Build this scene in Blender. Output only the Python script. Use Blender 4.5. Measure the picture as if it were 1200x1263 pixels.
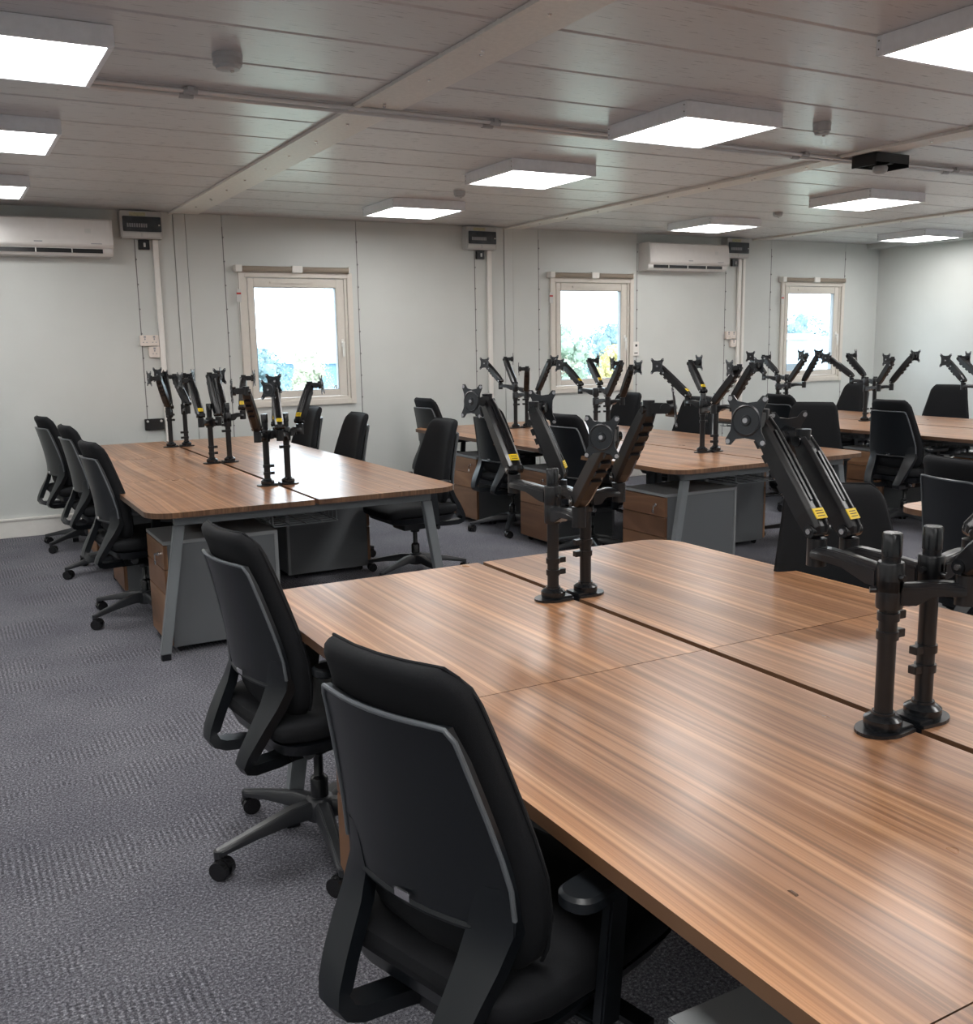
import bpy, bmesh, math, random
from mathutils import Vector, Matrix, noise
random.seed(7)
for o in list(bpy.data.objects):
    bpy.data.objects.remove(o)
COL = bpy.context.scene.collection
SC = bpy.context.scene
PI = math.pi

# ------------------------------------------------------------------ camera
F_PX = 1221.14
cam_d = bpy.data.cameras.new('camera')
cam_d.sensor_fit = 'HORIZONTAL'; cam_d.sensor_width = 36.0
cam_d.lens = 36.0 * F_PX / 1200.0
cam_d.clip_start = 0.05; cam_d.clip_end = 2000
cam = bpy.data.objects.new('camera', cam_d); COL.objects.link(cam)
R = Matrix(((0.8744575673457065, 0.09679741172772117, -0.47534642524651766),
            (-0.4848075061497502, 0.14024409913482863, -0.8633036978020656),
            (-0.01690103229655169, 0.9853739664415102, 0.16956562554549945)))
cam.matrix_world = Matrix.Translation((-1.8309, -8.6923, 1.488)) @ R.to_4x4()
SC.camera = cam

# ------------------------------------------------------------------ world, exposure
SC.view_settings.view_transform = 'Standard'
SC.view_settings.look = 'None'
SC.view_settings.gamma = 1.0
SC.view_settings.use_curve_mapping = False
SC.view_settings.exposure = 0.76
w = bpy.data.worlds.new('overcast_sky'); SC.world = w; w.use_nodes = True
nt = w.node_tree; nt.nodes.clear()
wo = nt.nodes.new('ShaderNodeOutputWorld'); wb = nt.nodes.new('ShaderNodeBackground')
wb.inputs[0].default_value = (0.84, 0.92, 1.0, 1); wb.inputs[1].default_value = 5.2
nt.links.new(wb.outputs[0], wo.inputs[0])
PANEL_EMIT = 11.5
SC.cycles.max_bounces = 8
SC.cycles.diffuse_bounces = 5
SC.cycles.transparent_max_bounces = 12
SC.cycles.sample_clamp_indirect = 5

# ------------------------------------------------------------------ materials
def mat(name, col, rough=0.5, metal=0.0, spec=0.5, **kw):
    m = bpy.data.materials.new(name); m.use_nodes = True
    b = m.node_tree.nodes['Principled BSDF']
    b.inputs['Base Color'].default_value = (*col, 1)
    b.inputs['Roughness'].default_value = rough
    b.inputs['Metallic'].default_value = metal
    b.inputs['Specular IOR Level'].default_value = spec
    for k, v in kw.items():
        b.inputs[k.replace('_', ' ')].default_value = v
    return m
def nodes(m): return m.node_tree.nodes, m.node_tree.links, m.node_tree.nodes['Principled BSDF']
def coords(m, scale=(1, 1, 1), loc=(0, 0, 0), kind='Object'):
    N, L, b = nodes(m)
    tc = N.new('ShaderNodeTexCoord'); mp = N.new('ShaderNodeMapping')
    mp.inputs['Scale'].default_value = scale; mp.inputs['Location'].default_value = loc
    L.new(tc.outputs[kind], mp.inputs['Vector']); return mp.outputs[0]
def ntex(m, vec, scale, detail=2, rough=0.5, dist=0.0):
    N, L, b = nodes(m)
    t = N.new('ShaderNodeTexNoise'); t.inputs['Scale'].default_value = scale
    t.inputs['Detail'].default_value = detail; t.inputs['Roughness'].default_value = rough
    t.inputs['Distortion'].default_value = dist
    L.new(vec, t.inputs['Vector']); return t.outputs[0]
def ramp(m, fac, stops):
    N, L, b = nodes(m)
    r = N.new('ShaderNodeValToRGB'); e = r.color_ramp.elements
    while len(e) < len(stops): e.new(0.5)
    for i, (p, c) in enumerate(stops):
        e[i].position = p; e[i].color = (*c, 1) if len(c) == 3 else c
    L.new(fac, r.inputs[0]); return r.outputs[0]
def math_n(m, op, a, b2=None, c=None):
    N, L, b = nodes(m)
    n = N.new('ShaderNodeMath'); n.operation = op
    for i, v in enumerate((a, b2, c)):
        if v is None: continue
        if isinstance(v, (int, float)): n.inputs[i].default_value = v
        else: L.new(v, n.inputs[i])
    return n.outputs[0]
def mixc(m, fac, a, b2, mode='MIX'):
    N, L, b = nodes(m)
    n = N.new('ShaderNodeMix'); n.data_type = 'RGBA'; n.blend_type = mode
    for idx, v in ((0, fac), (6, a), (7, b2)):
        if isinstance(v, (int, float)): n.inputs[idx].default_value = v
        elif isinstance(v, tuple): n.inputs[idx].default_value = (*v, 1)
        else: L.new(v, n.inputs[idx])
    return n.outputs[2]
def bump(m, h, strength=0.2, dist=0.01):
    N, L, b = nodes(m)
    n = N.new('ShaderNodeBump'); n.inputs['Strength'].default_value = strength
    n.inputs['Distance'].default_value = dist
    L.new(h, n.inputs['Height']); L.new(n.outputs[0], b.inputs['Normal'])

def speckle(name, col, rough, scale, amt=0.12, b_str=0.1, b_dist=0.001, **kw):
    m = mat(name, col, rough, **kw); N, L, b = nodes(m)
    v = coords(m); n = ntex(m, v, scale, 3)
    lo = tuple(c * (1 - amt) for c in col); hi = tuple(min(1, c * (1 + amt)) for c in col)
    L.new(ramp(m, n, [(0.3, lo), (0.7, hi)]), b.inputs['Base Color'])
    bump(m, n, b_str, b_dist); return m

def wood(name, dark=1.0, axis='Y', gloss=0.3):
    """walnut laminate, grain along one axis"""
    m = mat(name, (0.35, 0.2, 0.1), gloss, spec=0.6); N, L, b = nodes(m)
    tc = N.new('ShaderNodeTexCoord'); oi = N.new('ShaderNodeObjectInfo')
    ad = N.new('ShaderNodeVectorMath'); ad.operation = 'MULTIPLY_ADD'
    L.new(oi.outputs['Random'], ad.inputs[0]); ad.inputs[1].default_value = (7.3, 3.1, 5.7)
    L.new(tc.outputs['Object'], ad.inputs[2])
    def mapped(sc):
        mp = N.new('ShaderNodeMapping'); mp.inputs['Scale'].default_value = sc
        L.new(ad.outputs[0], mp.inputs['Vector']); return mp.outputs[0]
    S = {'Y': (1, 0.05, 1), 'Z': (1, 1, 0.05)}[axis]
    S2 = {'Y': (1, 0.16, 1), 'Z': (1, 1, 0.16)}[axis]
    warp = ntex(m, mapped(S2), 3.2, 2, 0.5)
    sep = N.new('ShaderNodeSeparateXYZ'); L.new(ad.outputs[0], sep.inputs[0])
    x = sep.outputs['X'] if axis == 'Y' else sep.outputs['Y']
    xw = math_n(m, 'MULTIPLY_ADD', warp, 0.085, x)
    def band(freq, det, r):
        cb = N.new('ShaderNodeCombineXYZ'); L.new(math_n(m, 'MULTIPLY', xw, freq), cb.inputs[0])
        yy = sep.outputs['Y'] if axis == 'Y' else sep.outputs['Z']
        L.new(math_n(m, 'MULTIPLY', yy, 0.22), cb.inputs[1])
        return ntex(m, cb.outputs[0], 1.0, det, r)
    broad = band(9, 2, 0.5); fine = band(62, 3, 0.65); hair = band(170, 2, 0.6)
    d = dark
    c1 = ramp(m, fine, [(0.32, (0.19*d, 0.094*d, 0.045*d)), (0.44, (0.285*d, 0.140*d, 0.069*d)), (0.54, (0.37*d, 0.192*d, 0.098*d)),
                        (0.64, (0.465*d, 0.26*d, 0.142*d)), (0.72, (0.56*d, 0.34*d, 0.20*d))])
    c2 = ramp(m, broad, [(0.34, (0.74, 0.69, 0.69)), (0.5, (1.0, 1.0, 1.0)), (0.68, (1.2, 1.14, 1.05))])
    c = mixc(m, 1.0, c1, c2, 'MULTIPLY')
    c3 = ramp(m, hair, [(0.35, (0.84, 0.82, 0.80)), (0.6, (1.07, 1.07, 1.07))])
    c = mixc(m, 0.8, c, c3, 'MULTIPLY')
    L.new(c, b.inputs['Base Color'])
    rr = ntex(m, mapped((1, 1, 1)), 9, 2)
    L.new(math_n(m, 'MULTIPLY_ADD', rr, 0.10, gloss - 0.05), b.inputs['Roughness'])
    return m

M = {}
M['wood'] = wood('walnut_laminate', 1.0, 'Y', 0.30)
M['wood_edge'] = wood('walnut_edge_band', 0.36, 'Y', 0.4)
M['wood_front'] = wood('walnut_drawer_front', 0.62, 'Y', 0.42)
M['frame'] = speckle('grey_powder_coat', (0.17, 0.185, 0.195), 0.42, 900, 0.05)
M['ped'] = speckle('grey_pedestal_steel', (0.105, 0.112, 0.118), 0.5, 700, 0.05)
M['ped_edge'] = speckle('pedestal_edge_trim', (0.22, 0.23, 0.235), 0.45, 600, 0.05)
M['black'] = speckle('black_powder_coat', (0.006, 0.0068, 0.0085), 0.30, 800, 0.1)
M['black_gloss'] = speckle('black_smooth_plastic', (0.007, 0.008, 0.0095), 0.24, 60, 0.1, 0.02)
M['arm_cover'] = speckle('charcoal_arm_cover', (0.010, 0.0105, 0.012), 0.28, 200, 0.1, 0.03)
M['vesa'] = speckle('dark_steel_plate', (0.016, 0.019, 0.023), 0.32, 300, 0.1)
M['chrome'] = mat('bright_steel', (0.75, 0.75, 0.76), 0.22, 1.0)
M['yellow'] = speckle('yellow_warning_label', (0.85, 0.60, 0.02), 0.5, 60, 0.05)
M['label'] = mat('pale_print', (0.6, 0.6, 0.58), 0.6)
M['dark_print'] = mat('dark_print', (0.05, 0.04, 0.02), 0.6)

def fabric():
    m = mat('black_woven_fabric', (0.012, 0.0125, 0.014), 0.8, spec=0.2); N, L, b = nodes(m)
    v = coords(m)
    n = ntex(m, v, 900, 2, 0.6)
    L.new(ramp(m, n, [(0.3, (0.0055, 0.006, 0.0072)), (0.7, (0.0125, 0.0133, 0.0155))]), b.inputs['Base Color'])
    b.inputs['Sheen Weight'].default_value = 0.02; b.inputs['Sheen Roughness'].default_value = 0.4
    bump(m, n, 0.35, 0.001); return m
M['fabric'] = fabric()
M['shell'] = speckle('black_moulded_shell', (0.0065, 0.0085, 0.011), 0.36, 700, 0.08, 0.12, 0.0006)
M['base'] = speckle('charcoal_nylon_base', (0.026, 0.028, 0.032), 0.36, 500, 0.08, 0.1)
M['rim'] = mat('shell_rim_highlight', (0.11, 0.12, 0.13), 0.3)  # paler than the shell: the edge highlight is put into the rim colour
M['caster'] = speckle('black_caster_plastic', (0.01, 0.01, 0.011), 0.25, 200, 0.1)

def carpet():
    m = mat('grey_carpet_tile', (0.12, 0.12, 0.14), 0.95, spec=0.15); N, L, b = nodes(m)
    v = coords(m)
    n1 = ntex(m, v, 125, 4, 0.85)
    n2 = ntex(m, v, 60, 2, 0.6)
    # patches of ribbed loop pile: blocky masks
    vb = N.new('ShaderNodeTexVoronoi'); vb.distance = 'CHEBYCHEV'; vb.inputs['Scale'].default_value = 1.0
    mp = coords(m, (3.3, 6.5, 1)); L.new(mp, vb.inputs['Vector'])
    sc = N.new('ShaderNodeSeparateColor'); L.new(vb.outputs['Color'], sc.inputs[0])
    msk = ramp(m, sc.outputs[0], [(0.66, (0, 0, 0)), (0.74, (1, 1, 1))])
    wv = N.new('ShaderNodeTexWave'); wv.bands_direction = 'X'; wv.inputs['Scale'].default_value = 17
    wv.inputs['Distortion'].default_value = 4.0; wv.inputs['Detail'].default_value = 2; wv.inputs['Detail Scale'].default_value = 6
    L.new(v, wv.inputs['Vector'])
    base = ramp(m, n1, [(0.30, (0.020, 0.020, 0.026)), (0.47, (0.098, 0.098, 0.115)), (0.58, (0.225, 0.225, 0.252)), (0.70, (0.58, 0.58, 0.61))])
    rib = ramp(m, wv.outputs[0], [(0.2, (0.62, 0.62, 0.62)), (0.8, (1.35, 1.35, 1.34))])
    ribc = mixc(m, 1.0, base, rib, 'MULTIPLY')
    c = mixc(m, math_n(m, 'MULTIPLY', msk, 0.75), base, ribc)
    var = ramp(m, ntex(m, v, 2.1, 3), [(0.3, (0.82, 0.82, 0.84)), (0.7, (1.12, 1.12, 1.10))])
    c = mixc(m, 1.0, c, var, 'MULTIPLY')
    L.new(c, b.inputs['Base Color'])
    bump(m, math_n(m, 'ADD', n1, math_n(m, 'MULTIPLY', n2, 0.5)), 0.6, 0.006)
    return m
M['carpet'] = carpet()

def ceil_mat():
    m = mat('coated_steel_ceiling', (0.40, 0.395, 0.39), 0.33, spec=0.5); N, L, b = nodes(m)
    v = coords(m, (2.5, 26, 1), kind='Object')
    n = ntex(m, v, 3, 4, 0.6)
    L.new(ramp(m, n, [(0.3, (0.60, 0.60, 0.605)), (0.7, (0.66, 0.66, 0.66))]), b.inputs['Base Color'])
    L.new(math_n(m, 'MULTIPLY_ADD', n, 0.20, 0.20), b.inputs['Roughness'])
    bump(m, n, 0.16, 0.004)
    return m
M['ceiling'] = ceil_mat()
M['beam'] = speckle('galvanised_cover', (0.80, 0.785, 0.74), 0.45, 45, 0.05, 0.05)
M['ceil_gap'] = mat('dark_joint', (0.035, 0.035, 0.035), 0.8)
M['wall'] = speckle('painted_steel_wall', (0.60, 0.62, 0.60), 0.42, 3.0, 0.02, 0.06, 0.002)
M['wall_gap'] = mat('wall_joint', (0.46, 0.46, 0.45), 0.7)
M['screw_strip'] = mat('dark_joint_strip', (0.16, 0.16, 0.16), 0.6)  # plain dark grey for the panel joint lines and screw heads
M['white'] = speckle('white_pvc', (0.80, 0.78, 0.74), 0.35, 30, 0.02, 0.02)
M['upvc'] = speckle('cream_window_pvc', (0.68, 0.64, 0.58), 0.3, 30, 0.02, 0.02)
M['gasket'] = mat('grey_gasket', (0.30, 0.31, 0.33), 0.6)
M['unit_grey'] = speckle('pale_grey_enclosure', (0.50, 0.50, 0.49), 0.4, 50, 0.03)
M['unit_dark'] = speckle('smoked_door', (0.035, 0.042, 0.05), 0.15, 30, 0.3, 0.02)
M['socket'] = speckle('cream_socket', (0.78, 0.70, 0.64), 0.4, 40, 0.03)
M['ac'] = speckle('glossy_white_casing', (0.72, 0.70, 0.68), 0.22, 20, 0.02, 0.01)
M['lightframe'] = speckle('white_light_frame', (0.86, 0.89, 0.93), 0.4, 40, 0.03)
M['blind'] = speckle('taupe_blind_cloth', (0.30, 0.25, 0.20), 0.8, 300, 0.1)
M['grey_device'] = speckle('grey_detector', (0.45, 0.46, 0.47), 0.45, 60, 0.03)
M['conduit'] = mat('galvanised_conduit', (0.72, 0.72, 0.72), 0.3, 0.6)
M['red'] = mat('red_tag', (0.5, 0.04, 0.03), 0.5)
def emit(name, col, s):
    m = bpy.data.materials.new(name); m.use_nodes = True; N = m.node_tree.nodes; N.clear()
    o = N.new('ShaderNodeOutputMaterial'); e = N.new('ShaderNodeEmission')
    e.inputs[0].default_value = (*col, 1); e.inputs[1].default_value = s
    m.node_tree.links.new(e.outputs[0], o.inputs[0]); return m
M['led'] = emit('led_diffuser', (1.0, 0.985, 0.965), PANEL_EMIT)
def glass():
    m = bpy.data.materials.new('window_glass'); m.use_nodes = True; N = m.node_tree.nodes; N.clear(); L = m.node_tree.links
    o = N.new('ShaderNodeOutputMaterial'); t = N.new('ShaderNodeBsdfTransparent'); g = N.new('ShaderNodeBsdfGlossy')
    t.inputs[0].default_value = (0.93, 0.97, 0.98, 1); g.inputs['Roughness'].default_value = 0.02
    lw = N.new('ShaderNodeLayerWeight'); f = N.new('ShaderNodeMath'); f.operation = 'POWER'; f.inputs[1].default_value = 4.0
    L.new(lw.outputs['Facing'], f.inputs[0]); g2 = N.new('ShaderNodeMath'); g2.operation = 'MULTIPLY_ADD'; g2.inputs[1].default_value = 0.6; g2.inputs[2].default_value = 0.03
    L.new(f.outputs[0], g2.inputs[0]); mx = N.new('ShaderNodeMixShader')
    L.new(g2.outputs[0], mx.inputs[0]); L.new(t.outputs[0], mx.inputs[1]); L.new(g.outputs[0], mx.inputs[2]); L.new(mx.outputs[0], o.inputs[0])
    return m
M['glass'] = glass()

# ------------------------------------------------------------------ mesh helpers
class MB:
    def __init__(s): s.v = []; s.f = []; s.m = []; s.sm = []
    def add(s, v, f, mi=0, smooth=False):
        o = len(s.v); s.v += [tuple(p) for p in v]
        for q in f: s.f.append(tuple(i + o for i in q)); s.m.append(mi); s.sm.append(smooth)
        return s
    def box(s, x0, x1, y0, y1, z0, z1, mi=0):
        return s.add([(x0,y0,z0),(x1,y0,z0),(x1,y1,z0),(x0,y1,z0),(x0,y0,z1),(x1,y0,z1),(x1,y1,z1),(x0,y1,z1)],
              [(0,3,2,1),(4,5,6,7),(0,1,5,4),(1,2,6,5),(2,3,7,6),(3,0,4,7)], mi)
    def beam(s, a, b, wd, h, up=(0,0,1), w2=None, h2=None, mi=0):
        """tapered box from a to b"""
        a = Vector(a); b = Vector(b); d = (b - a).normalized(); u = Vector(up)
        sd = d.cross(u)
        if sd.length < 1e-4: sd = d.cross(Vector((0, 1, 0)))
        sd.normalize(); u = sd.cross(d).normalized()
        w2 = wd if w2 is None else w2; h2 = h if h2 is None else h2
        v = []
        for p, ww, hh in ((a, wd, h), (b, w2, h2)):
            for i, j in ((-1,-1),(1,-1),(1,1),(-1,1)): v.append(p + sd*ww*i/2 + u*hh*j/2)
        return s.add(v, [(3,2,1,0),(4,5,6,7),(0,1,5,4),(1,2,6,5),(2,3,7,6),(3,0,4,7)], mi)
    def loft(s, loops, mi=0, smooth=True, caps=True):
        n = len(loops[0]); v = [p for l in loops for p in l]; f = []
        for k in range(len(loops) - 1):
            for i in range(n):
                j = (i + 1) % n
                f.append((k*n+i, k*n+j, (k+1)*n+j, (k+1)*n+i))
        if caps:
            f.append(tuple(range(n))[::-1]); f.append(tuple((len(loops)-1)*n + i for i in range(n)))
        return s.add(v, f, mi, smooth)
    def tube(s, pts, r, n=10, mi=0, smooth=True):
        pts = [Vector(p) for p in pts]; rs = r if isinstance(r, (list, tuple)) else [r]*len(pts)
        loops = []; ref = None
        for k, p in enumerate(pts):
            d = (pts[min(k+1, len(pts)-1)] - pts[max(k-1, 0)]).normalized()
            if ref is None:
                ref = Vector((0,0,1)) if abs(d.z) < .9 else Vector((1,0,0))
            a = d.cross(ref).normalized(); b2 = a.cross(d).normalized(); ref = b2
            loops.append([p + (a*math.cos(t) + b2*math.sin(t))*rs[k] for t in [2*PI*i/n for i in range(n)]])
        return s.loft(loops, mi, smooth)
    def cyl(s, a, b, r, n=20, r2=None, mi=0): return s.tube([a, b], [r, r if r2 is None else r2], n, mi)
    def lathe(s, prof, n=24, c=(0,0), mi=0):
        return s.loft([[(c[0]+r*math.cos(2*PI*i/n), c[1]+r*math.sin(2*PI*i/n), z) for i in range(n)] for r, z in prof], mi)
    def prism(s, poly, z0, z1, mi=0, side=None):
        n = len(poly); v = [(x,y,z0) for x,y in poly] + [(x,y,z1) for x,y in poly]
        s.add(v, [tuple(range(n))[::-1], tuple(range(n, 2*n))], mi)
        return s.add(v, [(i, (i+1)%n, n+(i+1)%n, n+i) for i in range(n)], mi if side is None else side)
    def xf(s, mtx):
        s.v = [tuple(mtx @ Vector(p)) for p in s.v]; return s
    def mesh(s, name, mats, bevel=0):
        me = bpy.data.meshes.new(name); me.from_pydata(s.v, [], s.f)
        for i, p in enumerate(me.polygons): p.material_index = s.m[i]; p.use_smooth = s.sm[i]
        for m in (mats if isinstance(mats, (list, tuple)) else [mats]): me.materials.append(M[m] if isinstance(m, str) else m)
        bm = bmesh.new(); bm.from_mesh(me)
        bmesh.ops.recalc_face_normals(bm, faces=bm.faces)
        if bevel:
            ed = [e for e in bm.edges if len(e.link_faces) == 2 and not (e.link_faces[0].smooth and e.link_faces[1].smooth) and e.calc_face_angle(0) > 0.6]
            bmesh.ops.bevel(bm, geom=ed, offset=bevel, segments=2, affect='EDGES', clamp_overlap=True)
        bm.to_mesh(me); bm.free()
        return me
    def build(s, name, mats, parent=None, bevel=0, loc=None, autosmooth=True):
        me = s.mesh(name, mats, bevel)
        o = bpy.data.objects.new(name, me); COL.objects.link(o)
        if autosmooth and any(s.sm):
            try: me.set_sharp_from_angle(angle=math.radians(42))
            except Exception: pass
        if parent: o.parent = parent
        if loc: o.location = loc
        if name in ('plate_hole', 'pivot', 'pivot_bolt', 'label_print', 'spring_rib', 'frame_screw', 'cover_screw', 'socket_detail', 'label_strip', 'vane', 'key', 'fixing_screw', 'breaker_row'): o['kind'] = 'stuff'
        return o

def thing(name, label, cat, loc=(0,0,0), rz=0, group=None):
    o = bpy.data.objects.new(name, None); COL.objects.link(o); o.location = loc; o.rotation_euler = (0, 0, rz)
    o.empty_display_size = 0.1
    o['label'] = label; o['category'] = cat
    if group: o['group'] = group
    return o
def tag(o, label, cat, group=None):
    o['label'] = label; o['category'] = cat
    if group: o['group'] = group
    return o
def struct(o): o['kind'] = 'structure'; return o
def copy_tree(o, parent=None):
    c = o.copy(); COL.objects.link(c); c.parent = parent
    for ch in list(o.children): copy_tree(ch, c)
    return c
def rrect(x0, x1, y0, y1, rad, n=6, corners=(1,1,1,1)):
    """rounded rectangle, corners order: (x0,y0),(x1,y0),(x1,y1),(x0,y1)"""
    pts = []
    for k, (cx, cy, a0) in enumerate(((x0, y0, PI), (x1, y0, 1.5*PI), (x1, y1, 0), (x0, y1, .5*PI))):
        if not corners[k]: pts.append((cx, cy)); continue
        ox = cx + (rad if cx == x0 else -rad); oy = cy + (rad if cy == y0 else -rad)
        for i in range(n + 1):
            a = a0 + .5*PI*i/n; pts.append((ox + rad*math.cos(a), oy + rad*math.sin(a)))
    return pts

# ------------------------------------------------------------------ room shell
H = 2.587; XL, XR, YF = -6.45, 8.58, -12.8
fl = struct(MB().box(XL-.2, XR+.2, YF-.2, .2, -.12, 0).build('floor', 'carpet'))
# back wall: core with window holes and panels in front of it
WIN = [(0.575, 1.56), (3.76, 4.755), (6.96, 7.95)]; WZ0, WZ1 = 0.975, 2.115
def wall_with_holes(mb, x0, x1, y0, y1, z0, z1, holes, mi=0):
    x = x0
    for a, b in holes:
        if b <= x0 or a >= x1: continue
        if a > x: mb.box(x, a, y0, y1, z0, z1, mi)
        mb.box(a, b, y0, y1, z0, WZ0, mi); mb.box(a, b, y0, y1, WZ1, z1, mi); x = b
    if x < x1: mb.box(x, x1, y0, y1, z0, z1, mi)
    return mb
wall_back = struct(wall_with_holes(MB(), XL-.2, XR+.2, .02, .16, -.1, H+.25, WIN).build('wall_back', 'wall_gap'))
joints = [XL, -5.2, -4.0, -3.17, -2.7, -1.5, -.287, .03, .13, .435, 1.65, 2.87, 3.20, 3.30, 3.60, 4.835, 6.08, 6.36, 6.44, 6.77, 7.985, XR]
for a, b in zip(joints[:-1], joints[1:]):
    post = (b - a) < .12
    g = .0025
    y0 = -.006 if post else 0
    wall_with_holes(MB(), a+g, b-g, y0, .02, 0, H, WIN).build('wall_panel', 'wall', wall_back)
sc = MB()
for x in (-.287, .435, 1.65, 2.87, 3.60, 4.835, 6.08, 6.77, 7.985):
    for k in range(12):
        z = .2 + k*.2
        sc.cyl((x+.002, .001, z), (x+.002, -.006, z), .0075, 8)
    sc.box(x-.0035, x+.0035, -.0012, .001, .16, H-.10)
o = sc.build('panel_screw', 'screw_strip', wall_back); o['kind'] = 'stuff'
struct(MB().box(XR, XR+.16, YF, .0, 0, H).build('wall_right', 'wall'))
struct(MB().box(XL-.16, XL, YF, .0, 0, H).build('wall_left', 'wall'))
struct(MB().box(XL-.16, XR+.16, YF-.16, YF, 0, H).build('wall_front', 'wall'))
bb = MB().box(XL, 8.58, -.018, -.001, 0, .135); bb.box(XL, 8.58, -.026, -.001, .135, .155)
struct(bb.build('baseboard_back', 'white', bevel=.003))
bb = MB().box(XR-.018, XR-.001, YF, -.02, 0, .155)
struct(bb.build('baseboard_right', 'white'))

# ceiling: slab, boards between module beams
ceiling = struct(MB().box(XL-.2, XR+.2, YF-.2, .2, H+.022, H+.2).build('ceiling', 'ceil_gap'))
mods = [(XL, -3.2), (-2.96, 0.0), (.243, 3.195), (3.41, 6.47), (6.68, 8.36)]
ys = [-.08 - .4525*k for k in range(29)]
ys = [0.0] + ys
mesh_cache = {}
for mi, (a, b) in enumerate(mods):
    for i in range(len(ys) - 1):
        y1, y0 = ys[i], ys[i+1]
        if y0 < YF: y0 = YF
        key = (mi, round(y1-y0, 4))
        if key not in mesh_cache:
            mb = MB(); d = y1 - y0; g = .005; ch = .008
            # board with chamfered long edges
            sec = [(-d/2+g, .024), (-d/2+g, ch), (-d/2+g+ch, 0), (d/2-g-ch, 0), (d/2-g, ch), (d/2-g, .024)]
            mb.loft([[(a+.0, y, z) for y, z in sec], [(b, y, z) for y, z in sec]], smooth=False)
            mesh_cache[key] = mb.mesh('ceiling_board', 'ceiling')
        o = bpy.data.objects.new('ceiling_board', mesh_cache[key]); COL.objects.link(o)
        o.parent = ceiling; o.location = (0, (y0+y1)/2, H)
for k, (a, b) in enumerate([(-3.2, -2.96), (0.0, .243), (3.195, 3.41), (6.47, 6.68)]):
    mb = MB().box(a, b, YF, 0, H-.004, H+.022)
    mb.box(a-.004, a+.022, YF, 0, H-.018, H-.004)
    t = struct(mb.build('trim_%d' % (k+1), 'beam'))
    for y0, y1 in ((-4.02, -.02), (-8.2, -4.04), (YF+.02, -8.22)):
        MB().box(a+.024, b-.006, y0, y1, H-.010, H-.004).build('cover_plate', 'beam', t, bevel=.001)
    s = MB(); yy = -.5
    while yy > -12:
        for q in ([0] if int(-yy*10) % 3 else [0, .05]):
            s.lathe([(.008, H-.0101), (.008, H-.013), (.005, H-.016)], 10, (a+.11+q*.4, yy+q))
        yy -= .47
    s.build('cover_screw', 'chrome', t)
struct(MB().box(8.36, 8.58, YF, -.001, H-.055, H-.001).build('trim_5', 'wall', bevel=.003))
# conduits under the ceiling
for yc, lab in ((-4.16, 'thin grey conduit along the ceiling, the one nearer the camera'), (-4.08, 'thin grey conduit along the ceiling, the one nearer the windows')):
    t = thing('ceiling_conduit', lab, 'conduit', (0, yc, H-.019), group='conduits along the ceiling')
    MB().cyl((XL+.02, 0, 0), (XR-.3, 0, 0), .0105, 10).build('conduit_tube', 'conduit', t)
    for x in [-4.9, -2.2, -.75, .75, 1.75, 2.9, 4.3, 5.6, 7.0]:
        s = MB(); s.cyl((x-.03, 0, 0), (x+.03, 0, 0), .0145, 10); s.box(x-.012, x+.012, -.02, .02, -.003, .016)
        s.build('saddle', 'grey_device', t)

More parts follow.
